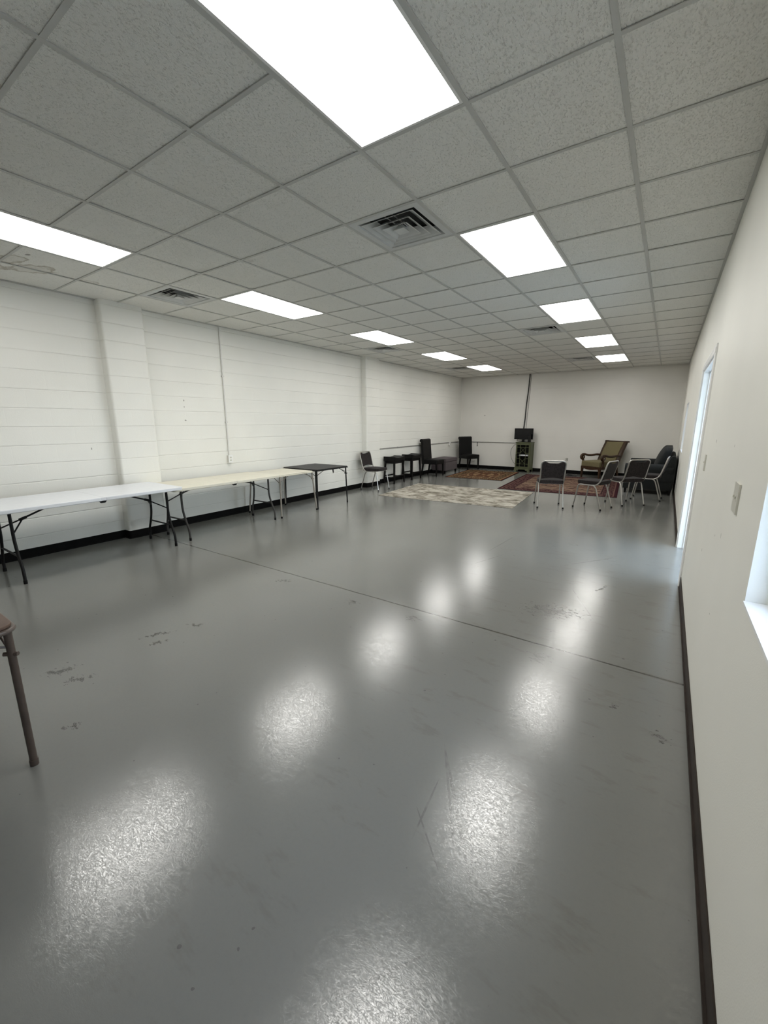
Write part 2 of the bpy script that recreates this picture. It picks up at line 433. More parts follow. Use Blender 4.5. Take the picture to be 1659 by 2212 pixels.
def obj(name, bm, mat, parent=None, smooth=True, loc=None, rotz=None, kind=None, label=None, angle=.6):
    bmesh.ops.recalc_face_normals(bm, faces=bm.faces[:])
    me = bpy.data.meshes.new(name); bm.to_mesh(me); bm.free()
    for p in me.polygons: p.use_smooth = smooth
    if smooth:
        me.set_sharp_from_angle(angle=angle)
    me.materials.append(mat)
    o = bpy.data.objects.new(name, me); COL.objects.link(o)
    if parent: o.parent = parent
    if loc: o.location = loc
    if rotz is not None: o.rotation_euler = (0, 0, rotz)
    if kind: o['kind'] = kind
    if label: o['label'] = label
    return o
def tag(o, label, cat, group=None):
    o['label'] = label; o['category'] = cat
    if group: o['group'] = group
    return o
def thing(name, label, cat, loc=(0, 0, 0), rotz=0, group=None):
    o = bpy.data.objects.new(name, None); COL.objects.link(o)
    o.location = loc; o.rotation_euler = (0, 0, rotz); o.empty_display_size = .1
    return tag(o, label, cat, group)
def dup(root, loc, rotz, label, group=None):
    r = root.copy(); COL.objects.link(r); r.location = loc; r.rotation_euler = (0, 0, rotz); r['label'] = label
    if group: r['group'] = group
    for ch in list(root.children):
        c = ch.copy(); COL.objects.link(c); c.parent = r
        for g in ch.children:
            d = g.copy(); COL.objects.link(d); d.parent = c
    return r
def struct(name, bm, mat, parent=None, smooth=False):
    o = obj(name, bm, mat, parent, smooth)
    if not parent: o['kind'] = 'structure'
    return o
def sempty(name, loc=(0, 0, 0)):
    o = bpy.data.objects.new(name, None); COL.objects.link(o); o.location = loc; o['kind'] = 'structure'; return o

# ------------------------------------------------------------------ the setting
WT = .16
bm = bm_new(); box(bm, (XL-.2, YF-.2, -.12), (XR+WT, YB+.2, 0)); struct('floor', bm, M['floor'])

# left wall with its two pilasters, bullnosed corners
PIL = [(.40, .90), (5.68, 6.22)]; PD = .13
def wall_profile(off):
    """plan outline of the left wall face, off = distance out from the face"""
    pts = [(XL+off, YF)]
    r = .028
    for a, b in PIL:
        a2, b2 = a-off, b+off
        pts.append((XL+off, a2))
        pts.append((XL+PD+off-r, a2))
        for k in range(1, 6):
            t = k/6*PI/2; pts.append((XL+PD+off-r+r*math.sin(t), a2+r-r*math.cos(t)))
        pts.append((XL+PD+off, a2+r)); pts.append((XL+PD+off, b2-r))
        for k in range(1, 6):
            t = k/6*PI/2; pts.append((XL+PD+off-r+r*math.cos(t), b2-r+r*math.sin(t)))
        pts.append((XL+PD+off-r, b2)); pts.append((XL+off, b2))
    pts.append((XL+off, YB)); return pts
bm = bm_new(); prism(bm, wall_profile(0) + [(XL-.2, YB), (XL-.2, YF)], -.02, H+.30); struct('wall_left', bm, M['block_y'], smooth=True)
bm = bm_new()
o1 = wall_profile(.004); o0 = wall_profile(.0005)
prism(bm, [(x, min(max(y, YF+.001), YB-.001)) for x, y in o1] + [(x, min(max(y, YF+.001), YB-.001)) for x, y in o0[::-1]], 0, .105)
o2 = wall_profile(.011)
prism(bm, [(x, min(max(y, YF+.001), YB-.001)) for x, y in o2] + [(x, min(max(y, YF+.001), YB-.001)) for x, y in o0[::-1]], 0, .012)
struct('baseboard_left', bm, M['base_black'], smooth=True)
bm = bm_new(); box(bm, (XL-.2, YB, -.02), (XR+.2, YB+.2, H+.3)); struct('wall_back', bm, M['block_x'])
bm = bm_new(); box(bm, (XL+.014, YB-.005, 0), (XR-.012, YB-.0005, .105)); box(bm, (XL+.014, YB-.011, 0), (XR-.012, YB-.0005, .012)); struct('baseboard_back', bm, M['base_black'])
bm = bm_new(); box(bm, (XL-.2, YF-.2, -.02), (XR+.2, YF, H+.3)); struct('wall_front', bm, M['wall'])
bm = bm_new(); box(bm, (XL+.014, YF+.0005, 0), (XR-.012, YF+.005, .105)); struct('baseboard_front', bm, M['base_brown'])

# right wall with a doorway and two windows
DY0, DY1, DZ = 2.495, 3.945, 2.055
W1 = (-1.70, -.452, .937, 1.86); W2 = (7.35, 8.40, .937, 1.85)
def holed(bm, x0, x1, y0, y1, z0, z1, holes):
    ys = sorted({y0, y1, *[h[0] for h in holes], *[h[1] for h in holes]})
    for a, b in zip(ys, ys[1:]):
        c = (a+b)/2; zs = [z0]; cut = sorted([(h[2], h[3]) for h in holes if h[0] < c < h[1]])
        seg = []; cur = z0
        for s, e in cut:
            if s > cur: seg.append((cur, s))
            cur = max(cur, e)
        if cur < z1: seg.append((cur, z1))
        for s, e in seg: box(bm, (x0, a, s), (x1, b, e))
bm = bm_new(); holed(bm, XR, XR+WT, YF-.2, YB+.2, -.02, H+.3, [(DY0, DY1, -.1, DZ), W1, W2]); 
bmesh.ops.remove_doubles(bm, verts=bm.verts[:], dist=1e-5)
struct('wall_right', bm, M['wall'])
bm = bm_new()
CASW = .075
for a, b in ((YF+.01, DY0-CASW-.001), (DY1+CASW+.001, YB-.012)):
    box(bm, (XR-.005, a, 0), (XR-.0005, b, .10)); box(bm, (XR-.012, a, 0), (XR-.0005, b, .012))
struct('baseboard_right', bm, M['base_brown'])

# doorway: casing on both sides, jamb with stop
d = sempty('door_1', (XR, (DY0+DY1)/2, 0))
def local(p): return (p[0]-XR, p[1]-(DY0+DY1)/2, p[2])
def lbox(bm, lo, hi): box(bm, local(lo), local(hi))
bm = bm_new()
PROF = [(0, .0005), (0, .012), (.008, .015), (.040, .016), (.052, .0105), (.062, .012), (CASW, .010), (CASW, .0005)]
ym = (DY0+DY1)/2
for sgn, yb in ((-1, DY0), (1, DY1)):
    prism(bm, [(-t, yb+sgn*w-ym) for w, t in PROF], 0, DZ-.0002, 'xy')
prism(bm, [(-t, DZ+w) for w, t in PROF], DY0-CASW-ym, DY1+CASW-ym, 'xz')
obj('casing', bm, M['white'], d, smooth=False)
bm = bm_new()
J = .018
lbox(bm, (XR-.001, DY0, 0), (XR+WT+.001, DY0+J, DZ)); lbox(bm, (XR-.001, DY1-J, 0), (XR+WT+.001, DY1, DZ)); lbox(bm, (XR-.001, DY0+J, DZ-J), (XR+WT+.001, DY1-J, DZ))
obj('jamb', bm, M['white'], d, smooth=False)
bm = bm_new()
S0, S1 = XR+.055, XR+.095
lbox(bm, (S0, DY0+J, 0), (S1, DY0+J+.012, DZ-J)); lbox(bm, (S0, DY1-J-.012, 0), (S1, DY1-J, DZ-J)); lbox(bm, (S0, DY0+J+.012, DZ-J-.012), (S1, DY1-J-.012, DZ-J))
obj('door_stop', bm, M['white'], d, smooth=False)

def window(n, W, gl='tinted'):
    y0, y1, z0, z1 = W
    r = sempty('window_%d' % n, (XR, (y0+y1)/2, z0)); oy = (y0+y1)/2
    def B(bm, lo, hi): box(bm, (lo[0]-XR, lo[1]-oy, lo[2]-z0), (hi[0]-XR, hi[1]-oy, hi[2]-z0))
    bm = bm_new(); rbox(bm, (-.004, -(y1-y0)/2+.0005, 0.0005), (.062, (y1-y0)/2-.0005, .012), .003, 2); obj('window_sill', bm, M['white'], r)
    bm = bm_new(); f = .045
    def R(lo, hi): rbox(bm, (lo[0]-XR, lo[1]-oy, lo[2]-z0), (hi[0]-XR, hi[1]-oy, hi[2]-z0), .008, 3)
    R((XR+.064, y0+.0005, z0+.0005), (XR+.135, y0+f, z1-.0005)); R((XR+.064, y1-f, z0+.0005), (XR+.135, y1-.0005, z1-.0005))
    R((XR+.066, y0+f-.01, z0+.0005), (XR+.135, y1-f+.01, z0+f)); R((XR+.066, y0+f-.01, z1-f), (XR+.135, y1-f+.01, z1-.0005))
    R((XR+.075, y0+f-.01, (z0+z1)/2-.02), (XR+.125, y1-f+.01, (z0+z1)/2+.02))
    obj('window_frame', bm, M['wframe'], r)
    bm = bm_new(); B(bm, (XR+.098, y0+f-.005, z0+f-.005), (XR+.102, y1-f+.005, z1-f+.005)); obj('pane', bm, M[gl], r, smooth=False)
window(1, W1); window(2, W2, 'dark_tint')

# small entry lobby beyond the doorway, glazed towards the street
LX = XR+1.35; LY0, LY1, LH = 1.25, 5.25, 2.45
bm = bm_new(); box(bm, (XR+WT, LY0-.12, -.12), (LX+.12, LY1+.12, 0)); struct('floor_lobby', bm, M['floor'])
bm = bm_new(); box(bm, (XR+WT, LY0-.12, 0), (LX+.12, LY0, LH+.1)); struct('wall_lobby_near', bm, M['wall'])
bm = bm_new(); box(bm, (XR+WT, LY1, 0), (LX+.12, LY1+.12, LH+.1)); struct('wall_lobby_far', bm, M['wall'])
bm = bm_new(); holed(bm, LX, LX+.12, LY0, LY1, 0, LH+.1, [(LY0+.1, LY1-.1, .08, 2.12)]); struct('wall_lobby_street', bm, M['wall'])
bm = bm_new(); box(bm, (XR+WT, LY0, LH), (LX, LY1, LH+.1)); struct('ceiling_lobby', bm, M['white'])
r = sempty('window_3', (LX+.06, (LY0+LY1)/2, .08)); hw = (LY1-LY0)/2-.1
bm = bm_new()
for k in range(5):
    yy = -hw + k*2*hw/4; yy = min(max(yy, -hw+.03), hw-.03)
    box(bm, (-.04, yy-.029, .001), (.04, yy+.029, 2.039))
obj('mullion', bm, M['wframe'], r, smooth=False)
bm = bm_new(); box(bm, (-.003, -hw+.01, .01), (.003, hw-.01, 2.03)); obj('pane', bm, M['glass'], r, smooth=False)
bm = bm_new(); box(bm, (XR+WT+.001, -30, -.40), (60, 45, -.125)); struct('ground', bm, M['asphalt'])

# suspended ceiling: lay-in tiles between the T-bars
LIGHTS = [(i, j) for i in (0, -5) for j in (-2, 2, 6, 10, 14)]
VENTS = [(-1, 1), (-1, 8), (-1, 14), (-6, 1), (-6, 8), (-6, 14)]
skip = set(VENTS)
for i, j in LIGHTS: skip |= {(i, j), (i, j+1)}
JMIN, JMAX = math.floor(YF/T), math.floor(YB/T)
IMIN, IMAX = math.floor(XL/T), math.floor(XR/T)
bm = bm_new()
for i in range(IMIN, IMAX+1):
    for j in range(JMIN, JMAX+1):
        if (i, j) in skip: continue
        x0, x1 = max(i*T, XL+.002), min((i+1)*T, XR-.002); y0, y1 = max(j*T, YF+.002), min((j+1)*T, YB-.002)
        if x1-x0 < .02 or y1-y0 < .02: continue
        z = [H+.006+random.uniform(-.0015, .002) for _ in range(4)]
        if (i, j) == (-7, 2): x1 -= .040                # this tile has slid off its bar
        v = [bm.verts.new((x, y, zz)) for (x, y), zz in zip(((x0, y0), (x1, y0), (x1, y1), (x0, y1)), z)]
        w = [bm.verts.new((q.co.x, q.co.y, q.co.z+.014)) for q in v]
        bm.faces.new(v[::-1]); bm.faces.new(w)
        for k in range(4): bm.faces.new((v[k], v[(k+1) % 4], w[(k+1) % 4], w[k]))
ceil = struct('ceiling', bm, M['tile'])
bm = bm_new()
hwid = .012
for i in range(IMIN, IMAX+2):
    x = i*T
    if XL+.03 < x < XR-.03: box(bm, (x-hwid, YF+.001, H), (x+hwid, YB-.001, H+.004))
for j in range(JMIN, JMAX+2):
    y = j*T
    if YF+.03 < y < YB-.03:
        xs = [XL+.001] + [i*T for i in range(IMIN, IMAX+2) if XL+.03 < i*T < XR-.03] + [XR-.001]
        for a, b in zip(xs, xs[1:]):
            a2 = a + (hwid if a > XL+.01 else 0); b2 = b - (hwid if b < XR-.01 else 0)
            ii = math.floor(((a+b)/2)/T)
            if any(ii == li and j == lj+1 for li, lj in LIGHTS): continue
            box(bm, (a2, y-hwid*.9, H+.0006), (b2, y+hwid*.9, H+.004))
for a, b in (((XL+.0005, YF+.001), (XL+.022, YB-.001)), ((XR-.022, YF+.001), (XR-.0005, YB-.001)), ((XL+.022, YF+.0005), (XR-.022, YF+.022)), ((XL+.022, YB-.022), (XR-.022, YB-.0005))):
    box(bm, (*a, H+.0003), (*b, H+.0045))
obj('ceiling_grid', bm, M['grid'], ceil, smooth=False)
bm = bm_new(); box(bm, (XL-.2, YF-.2, H+.30), (XR+WT, YB+.2, H+.42)); obj('deck', bm, M['plenum'], ceil, smooth=False)

# light panels
def make_light():
    t = thing('ceiling_light', '', 'ceiling light', (0, 0, H), 0, 'lit two by four foot ceiling panels')
    bm = bm_new(); ix, iy, w = T/2-.0125, T-.0125, .014
    for lo, hi in (((-ix, -iy), (-ix+w, iy)), ((ix-w, -iy), (ix, iy)), ((-ix+w, -iy), (ix-w, -iy+w)), ((-ix+w, iy-w), (ix-w, iy))):
        box(bm, (*lo, .0008), (*hi, .02))
    box(bm, (-ix, -iy, .021), (ix, iy, .10))
    obj('frame', bm, M['fixture'], t, smooth=False)
    bm = bm_new(); box(bm, (-ix+w, -iy+w, .0045), (ix-w, iy-w, .009)); bmesh.ops.delete(bm, geom=[f for f in bm.faces if f.calc_center_median().z > .0085], context='FACES_ONLY'); obj('diffuser', bm, M['lens'], t, smooth=False)
    return t
LLAB = {(0,-2): 'largest ceiling light panel, nearest overhead and cut off by the top of the photo',
        (0,2): 'lit ceiling panel next to the large near air vent, second of the right row',
        (0,6): 'lit ceiling panel, third from the front in the right row',
        (0,10): 'lit ceiling panel, second from the back wall in the right row',
        (0,14): 'smallest ceiling light of the right row, nearest the back wall',
        (-5,-2): 'ceiling light panel beside the water-stained tiles, cut off by the left edge',
        (-5,2): 'lit ceiling panel beyond the first left vent, above the cream table',
        (-5,6): 'lit ceiling panel above the second pilaster, third of the left row',
        (-5,10): 'lit ceiling panel, second from the back wall in the left row',
        (-5,14): 'smallest ceiling light of the left row, near the back left corner'}
lt = make_light()
for k, (i, j) in enumerate(LIGHTS):
    loc = ((i+.5)*T, (j+1)*T, H)
    if k == 0: lt.location = loc; lt['label'] = LLAB[(i, j)]
    else: dup(lt, loc, 0, LLAB[(i, j)])

# air diffusers
def make_vent():
    t = thing('ceiling_vent', '', 'air vent', (0, 0, H), 0, 'square stepped ceiling air vents')
    a = T/2-.0125
    bm = bm_new(); b_ = .245
    for lo, hi in (((-a, -a), (-b_, a)), ((b_, -a), (a, a)), ((-b_, -a), (b_, -b_)), ((-b_, b_), (b_, a))):
        box(bm, (*lo, .0008), (*hi, .004))
    frustum(bm, .002, b_+.003, .06, b_-.035)
    obj('flange', bm, M['vent'], t, smooth=False)
    bm = bm_new(); box(bm, (-a+.02, -a+.02, .085), (a-.02, a-.02, .12)); frustum(bm, .06, b_-.034, .086, b_-.034); obj('duct_box', bm, M['duct'], t, smooth=False)
    for z0, a0, z1, a1 in ((.004, .212, .046, .146), (-.002, .152, .040, .092), (-.006, .098, .034, .042)):
        bm = bm_new(); frustum(bm, z0, a0, z1, a1); frustum(bm, z0-.004, a0+.010, z0, a0+.0005); obj('louver', bm, M['vent'], t, smooth=False)
    bm = bm_new(); box(bm, (-.044, -.044, -.010), (.044, .044, -.007)); frustum(bm, -.007, .044, .03, .018)
    for q in (-1, 1): box(bm, (q*.03-.004, -.19, .030), (q*.03+.004, .19, .034))
    obj('centre_plate', bm, M['vent'], t, smooth=False)
    return t
VLAB = {(-1,1): 'largest grey stepped ceiling vent, beside the second right light panel',
        (-1,8): 'ceiling vent left of the third light panel in the right row',
        (-1,14): 'sliver of ceiling vent left of the last right light panel',
        (-6,1): 'ceiling vent above the first pilaster, left of a light panel',
        (-6,8): 'ceiling vent above the second pilaster by the left wall',
        (-6,14): 'sliver of ceiling vent near the back left corner'}
vt = make_vent()
for k, (i, j) in enumerate(VENTS):
    loc = ((i+.5)*T, (j+.5)*T, H)
    if k == 0: vt.location = loc; vt['label'] = VLAB[(i, j)]
    else: dup(vt, loc, 0, VLAB[(i, j)])

# ------------------------------------------------------------------ tables
def slab(bm, x0, x1, y0, y1, z0, z1, r, n=6, edge=.006):
    """table top with rounded plan corners and softened edges"""
    def outline(ins):
        pts = []
        for cx, cy, a0 in ((x1-r, y1-r, 0), (x0+r, y1-r, PI/2), (x0+r, y0+r, PI), (x1-r, y0+r, 1.5*PI)):
            for k in range(n+1):
                a = a0+k/n*PI/2; pts.append((cx+(r-ins)*math.cos(a), cy+(r-ins)*math.sin(a)))
        return pts
    lay = [(z0, edge), (z0+edge, 0), (z1-edge, 0), (z1-edge*.3, edge*.3), (z1, edge)]
    rings = [[bm.verts.new((*p, z)) for p in outline(ins)] for z, ins in lay]
    for A, B in zip(rings, rings[1:]):
        m_ = len(A)
        for k in range(m_): bm.faces.new((A[k], A[(k+1) % m_], B[(k+1) % m_], B[k]))
    bm.faces.new(rings[0][::-1]); bm.faces.new(rings[-1])

def folding_table(label, x0, x1, y0, y1, fold, ztop, mat, leg_y, foot_x, group, legmat):
    cx = (x0+x1)/2
    t = thing('folding_table', label, 'table', (cx, fold, 0), 0, group)
    th = .038; zb = ztop-th
    bm = bm_new(); w = (x1-x0)/2
    slab(bm, -w, w, y0-fold, -.0015, zb, ztop, .04); slab(bm, -w, w, .0015, y1-fold, zb, ztop, .04)
    # square off the fold: a thin strip joins the halves
    box(bm, (-w+.004, -.042, zb+.004), (w-.004, .042, ztop-.0015))
    obj('tabletop', bm, mat, t, angle=.3)
    bm = bm_new()
    for s in (-1, 1):                                   # hinge carry blocks at the fold
        prism(bm, [(-.035, zb), (.035, zb), (.02, zb-.022), (-.02, zb-.022)], s*(w-.03)-.012, s*(w-.03)+.012, 'yz')
    tube(bm, [(-w+.05, 0, zb-.008), (w-.05, 0, zb-.008)], .008, 8)
    obj('hinge', bm, M['blackmetal'], t)
    for e, ly in zip((-1, 1), leg_y):
        y = ly-fold
        for s, fx in zip((-1, 1), foot_x):
            f = fx-cx; top = f*.66; mid = f*.66
            bm = bm_new()
            tube(bm, smooth_path([(top, y, zb-.004), (mid, y, .40), (f*.80, y, .26), (f, y, .14), (f, y, .0)], .07, 6), .0135, 10)
            lg = obj('leg', bm, legmat, t)
            bm = bm_new(); tube(bm, [(f, y, .0005), (f, y, .035)], .0155, 10); obj('foot_cap', bm, M['rubber'], lg)
        bm = bm_new()
        f0, f1 = (foot_x[0]-cx), (foot_x[1]-cx)
        tube(bm, [(f0*.80, y, .262), (f1*.80, y, .262)], .010, 8)
        obj('crossbar', bm, legmat, t)
        bm = bm_new(); tube(bm, [(f0*.66, y, zb-.012), (f1*.66, y, zb-.012)], .012, 8); obj('pivot_rail', bm, legmat, t)
        bm = bm_new()                                   # Y-shaped lock brace
        q = -e
        ym = y+q*.14
        tube(bm, [(0, y+q*.46, zb-.006), (0, ym, .575)], .009, 8)
        tube(bm, [(0, ym, .575), (f0*.655, y, .47)], .007, 8); tube(bm, [(0, ym, .575), (f1*.655, y, .47)], .007, 8)
        tube(bm, [(0, ym+.03*q, .585), (0, ym-.03*q, .565)], .014, 8)
        obj('brace', bm, legmat, t)
    return t
folding_table('long white plastic folding table at the left edge against the block wall', -4.06, -3.235, -1.12, .655, -.215, .742, M['plastic_white'], (-.93, .553), (-3.965, -3.355), 'folding tables along the left wall', M['blackmetal'])
folding_table('cream plastic folding table in the middle, its near end under the white table', -4.16, -3.375, .62, 2.325, 1.50, .702, M['plastic_cream'], (.79, 2.215), (-3.965, -3.43), 'folding tables along the left wall', M['graymetal'])

def card_table(name, label, cx, cy, hw_, hd, ztop, topmat, rimmat, legmat, splay, leg_in, rotz=0, rim=.022, r=.05, group='square card tables', legr=.0125, cap=None):
    t = thing(name, label, 'table', (cx, cy, 0), rotz, group)
    bm = bm_new(); slab(bm, -hw_+.012, hw_-.012, -hd+.012, hd-.012, ztop-.016, ztop, r*.85, 8, .004); obj('tabletop', bm, topmat, t, angle=.3)
    bm = bm_new(); slab(bm, -hw_, hw_, -hd, hd, ztop-rim-.010, ztop-.0165, r, 8, .007); obj('rim', bm, rimmat, t, angle=.3)
    zt = ztop-rim-.010
    for sx in (-1, 1):
        for sy in (-1, 1):
            li = leg_in if isinstance(leg_in, tuple) else (leg_in, leg_in); sl = splay if isinstance(splay, tuple) else (splay, splay)
            a = Vector((sx*(hw_-li[0]), sy*(hd-li[1]), zt)); b_ = Vector((sx*(hw_-li[0]+sl[0]), sy*(hd-li[1]+sl[1]), 0))
            bm = bm_new(); tube(bm, [a, b_], legr, 12)
            lg = obj('leg', bm, legmat, t)
            dn = (b_-a).normalized()
            bm = bm_new(); tube(bm, [b_+Vector((0, 0, .0005)), b_-dn*.03], legr+.0025, 12); obj('foot_cap', bm, cap or M['rubber'], lg)
            bm = bm_new()                              # folding brace from the leg to the underside
            p = a.lerp(b_, .16)
            tube(bm, [p, (p.x-sx*.20, p.y-sy*.012, zt+.004)], .005, 8)
            tube(bm, [p+Vector((0, 0, .03)), (p.x-sx*.012, p.y-sy*.20, zt+.004)], .005, 8)
            tube(bm, [p+Vector((sx*-.020, sy*-.02, 0)), p+Vector((sx*.020, sy*.016, 0))], .009, 8)
            obj('brace', bm, legmat, t)
    return t
card_table('card_table', 'small beige card table with tan legs, between the cream and black tables', -3.80, 2.735, .375, .385, .690, M['vinyl_beige'], M['vinyl_beige'], M['tanmetal'], .045, .025, r=.02)
bt = card_table('card_table', 'square black card table at the far end of the table row', -3.815, 3.585, .43, .435, .703, M['vinyl_black'], M['blackmetal'], M['blackmetal'], .015, .04, r=.02)
bm = bm_new(); prism(bm, [(-.02, .67), (.02, .67), (.028, .62), (.004, .60)], .415, .419, 'yz'); obj('hanging_tag', bm, M['graymetal'], bt, smooth=False, label='small grey tag hanging at the corner')
bpy.context.view_layer.update()
card_table('card_table', 'brown card table corner and leg at the left edge, nearest the camera', -.965, -2.065, .43, .43, .705, M['brownvinyl'], M['brownrim'], M['brownmetal'], (-.040, .006), (.055, .030), r=.06, rim=.026, legr=.0145, cap=M['brownmetal'])

# ------------------------------------------------------------------ stacking chairs
def pad_outline(hw_, z0, z1, rt, dip, n=8):
    pts = []
    for k in range(n+1):                                # bottom edge, bowed down
        u = -1+2*k/n; pts.append((hw_*.94*u, z0-.008+.022*(1-u*u)))
    for k in range(n+1):
        a = -PI/2*0+k/n*PI/2; pts.append((hw_-rt+rt*math.cos(a), z1-rt+rt*math.sin(a)))
    m_ = 10
    for k in range(1, m_):
        u = 1-2*k/m_; w = min(1, max(0, (1-abs(u))*1.9)); pts.append(((hw_-rt)*u, z1-dip*(w*w*(3-2*w))))
    for k in range(n+1):
        a = PI/2+k/n*PI/2; pts.append((-hw_+rt+rt*math.cos(a), z1-rt+rt*math.sin(a)))
    return pts
def make_stack_chair():
    t = thing('banquet_chair', '', 'chair', group='grey framed stacking chairs with flecked dark seats')
    bm = bm_new()
    rbox(bm, (-.212, -.205, .438), (.212, .222, .498), .027, 5, sub=7,
         fn=lambda v: Vector((v.x*(1-.10*max(0, -v.y/.2)**2)*(1-.13*max(0, (v.y-.10)/.122)**2), v.y*(1-.05*(v.x/.212)**2), v.z + (.018*max(0, 1-(v.x/.21)**2)*max(0, 1-(v.y/.22)**2) if v.z > .47 else 0))))
    obj('seat', bm, M['chair_fabric'], t, angle=1.2)
    lean = lambda z: -.185-(z-.47)*.27
    bm = bm_new()
    prism(bm, pad_outline(.188, .535, .832, .048, .026), -.014, .014, 'xz', fn=lambda v: Vector((v.x, lean(v.z)+v.y-.018*(1-(v.x/.18)**2), v.z)))
    es = [e for e in bm.edges if e.calc_face_angle(0) > 1.0]
    bmesh.ops.bevel(bm, geom=es, offset=.006, segments=2, affect='EDGES')
    obj('backrest', bm, M['chair_fabric'], t, angle=.9)
    bm = bm_new(); X = .198
    pts = [(-X+.012, .02, .430), (-X, -.13, .428), (-X, lean(.50), .50), (-X, lean(.845), .845), (X, lean(.845), .845), (X, lean(.50), .50), (X, -.13, .428), (X-.012, .02, .430)]
    pts = smooth_path(pts, .065, 7)
    tube(bm, pts, .0125, 12); obj('back_frame', bm, M['steel'], t)
    for s in (-1, 1):
        bm = bm_new(); tube(bm, smooth_path([(s*.215, .245, 0), (s*.203, .185, .40), (s*.200, .16, .424), (s*.200, .0, .424)], .05, 6), .0115, 10)
        lg = obj('leg', bm, M['steel'], t)
        bm = bm_new(); tube(bm, [(s*.215, .2455, .0005), (s*.2143, .242, .028)], .015, 10); obj('foot_cap', bm, M['rubber'], lg)
        bm = bm_new(); tube(bm, smooth_path([(s*.212, -.245, 0), (s*.203, -.125, .385), (s*.200, -.085, .424), (s*.200, .0, .424)], .07, 6), .0115, 10)
        lg = obj('leg', bm, M['steel'], t)
        bm = bm_new(); tube(bm, [(s*.212, -.2455, .0005), (s*.2115, -.238, .028)], .015, 10); obj('foot_cap', bm, M['rubber'], lg)
    for y in (.14, -.12):
        bm = bm_new(); box(bm, (-.2, y-.012, .428), (.2, y+.012, .4385)); obj('seat_support', bm, M['steel'], t, smooth=False)
    return t
c0 = make_stack_chair()
R_ = math.radians
CH = [((-.105, 5.735, 0), R_(20), 'stacking chair seen from behind, leftmost of the four on the right'),
      ((.580, 6.045, 0), R_(72), 'stacking chair seen from the side, facing left, second of the right group'),
      ((1.030, 6.745, 0), R_(40), 'stacking chair with its back turned, between two others before the dark sofa'),
      ((1.350, 7.570, 0), R_(87), 'stacking chair beside the dark sofa arm, nearest the right wall'),
      ((-3.885, 5.59, 0), R_(-90), 'stacking chair alone before the second pilaster, beside black stools')]
for k, (loc, rz, lab) in enumerate(CH):
    if k == 0: c0.location = loc; c0.rotation_euler = (0, 0, rz); c0['label'] = lab
    else: dup(c0, loc, rz, lab)

# ------------------------------------------------------------------ saddle stools
def make_stool():
    t = thing('bar_stool', '', 'stool', group='black saddle stools against the left wall')
    bm = bm_new()
    rbox(bm, (-.245, -.165, .565), (.245, .165, .645), .022, 4, sub=7,
         fn=lambda v: Vector((v.x, v.y, v.z + (.030*(v.x/.245)**2 if v.z > .60 else 0))))
    obj('seat', bm, M['leather'], t, angle=1.2)
    bm = bm_new(); 
    for lo, hi in (((-.21, -.14), (.21, -.12)), ((-.21, .12), (.21, .14)), ((-.21, -.12), (-.19, .12)), ((.19, -.12), (.21, .12))): box(bm, (*lo, .50), (*hi, .5655))
    obj('apron', bm, M['blackwood'], t, smooth=False)
    for sx in (-1, 1):
        for sy in (-1, 1):
            bm = bm_new()
            def f(v, sx=sx, sy=sy):
                k = v.z/.56; return Vector((sx*(.235-.035*k)+v.x*(.75+.25*k), sy*(.155-.025*k)+v.y*(.75+.25*k), v.z))
            rbox(bm, (-.02, -.02, 0), (.02, .02, .562), .004, 2, fn=f, sub=0); obj('leg', bm, M['blackwood'], t)
    for z, pts in ((.17, ((-.215, -.14), (.215, -.14))), (.17, ((-.215, .14), (.215, .14))), (.13, ((-.218, -.14), (-.218, .14))), (.13, ((.218, -.14), (.218, .14)))):
        bm = bm_new(); a, b_ = pts
        box(bm, (min(a[0], b_[0])-.009, min(a[1], b_[1])-.009, z), (max(a[0], b_[0])+.009, max(a[1], b_[1])+.009, z+.032)); obj('stretcher', bm, M['blackwood'], t, smooth=False)
    return t
s0 = make_stool(); s0.location = (-4.10, 6.745, 0); s0.rotation_euler = (0, 0, PI/2); s0['label'] = 'black saddle-seat stool nearer the single stacking chair'
dup(s0, (-4.10, 7.615, 0), PI/2, 'black saddle-seat stool beside the tall black dining chair')

# ------------------------------------------------------------------ parsons chairs
def make_parsons():
    t = thing('dining_chair', '', 'chair', group='black rolled-back dining chairs')
    W = .235
    bm = bm_new(); rbox(bm, (-W, -.20, .345), (W, .245, .475), .028, 4, sub=5, fn=lambda v: Vector((v.x, v.y, v.z + (.022*(1-(v.x/.24)**2)*(1-((v.y-.02)/.24)**2) if v.z > .44 else 0))))
    obj('seat', bm, M['leather'], t, angle=1.2)
    # profile of the back in (y, z), scrolled at the top
    ptsF = [(-.155, .34), (-.165, .50), (-.185, .70), (-.205, .90), (-.212, .985)]
    scr = []
    cy, cz, r = -.262, .995, .052
    for k in range(0, 13): a = .15 + k/12*(PI*1.15); scr.append((cy+r*math.cos(a), cz+r*math.sin(a)))
    ptsB = [(-.283, .955), (-.268, .90), (-.258, .70), (-.245, .50), (-.235, .34)]
    bm = bm_new(); prism(bm, ptsF + scr + ptsB, -W, W, 'yz')
    es = [e for e in bm.edges if e.calc_face_angle(0) > 1.3]
    bmesh.ops.bevel(bm, geom=es, offset=.012, segments=3, affect='EDGES')
    obj('backrest', bm, M['leather'], t, angle=.9)
    for sx in (-1, 1):
        for y0, y1, zt in ((.215, .225, .36), (-.20, -.262, .36)):
            bm = bm_new()
            rbox(bm, (-.022, -.022, 0), (.022, .022, zt), .003, 2, fn=lambda v, sx=sx, y0=y0, y1=y1, zt=zt: Vector((sx*.205+v.x*(.68+.32*v.z/zt), y1+(y0-y1)*v.z/zt+v.y*(.68+.32*v.z/zt), v.z)))
            obj('leg', bm, M['blackwood'], t)
    return t
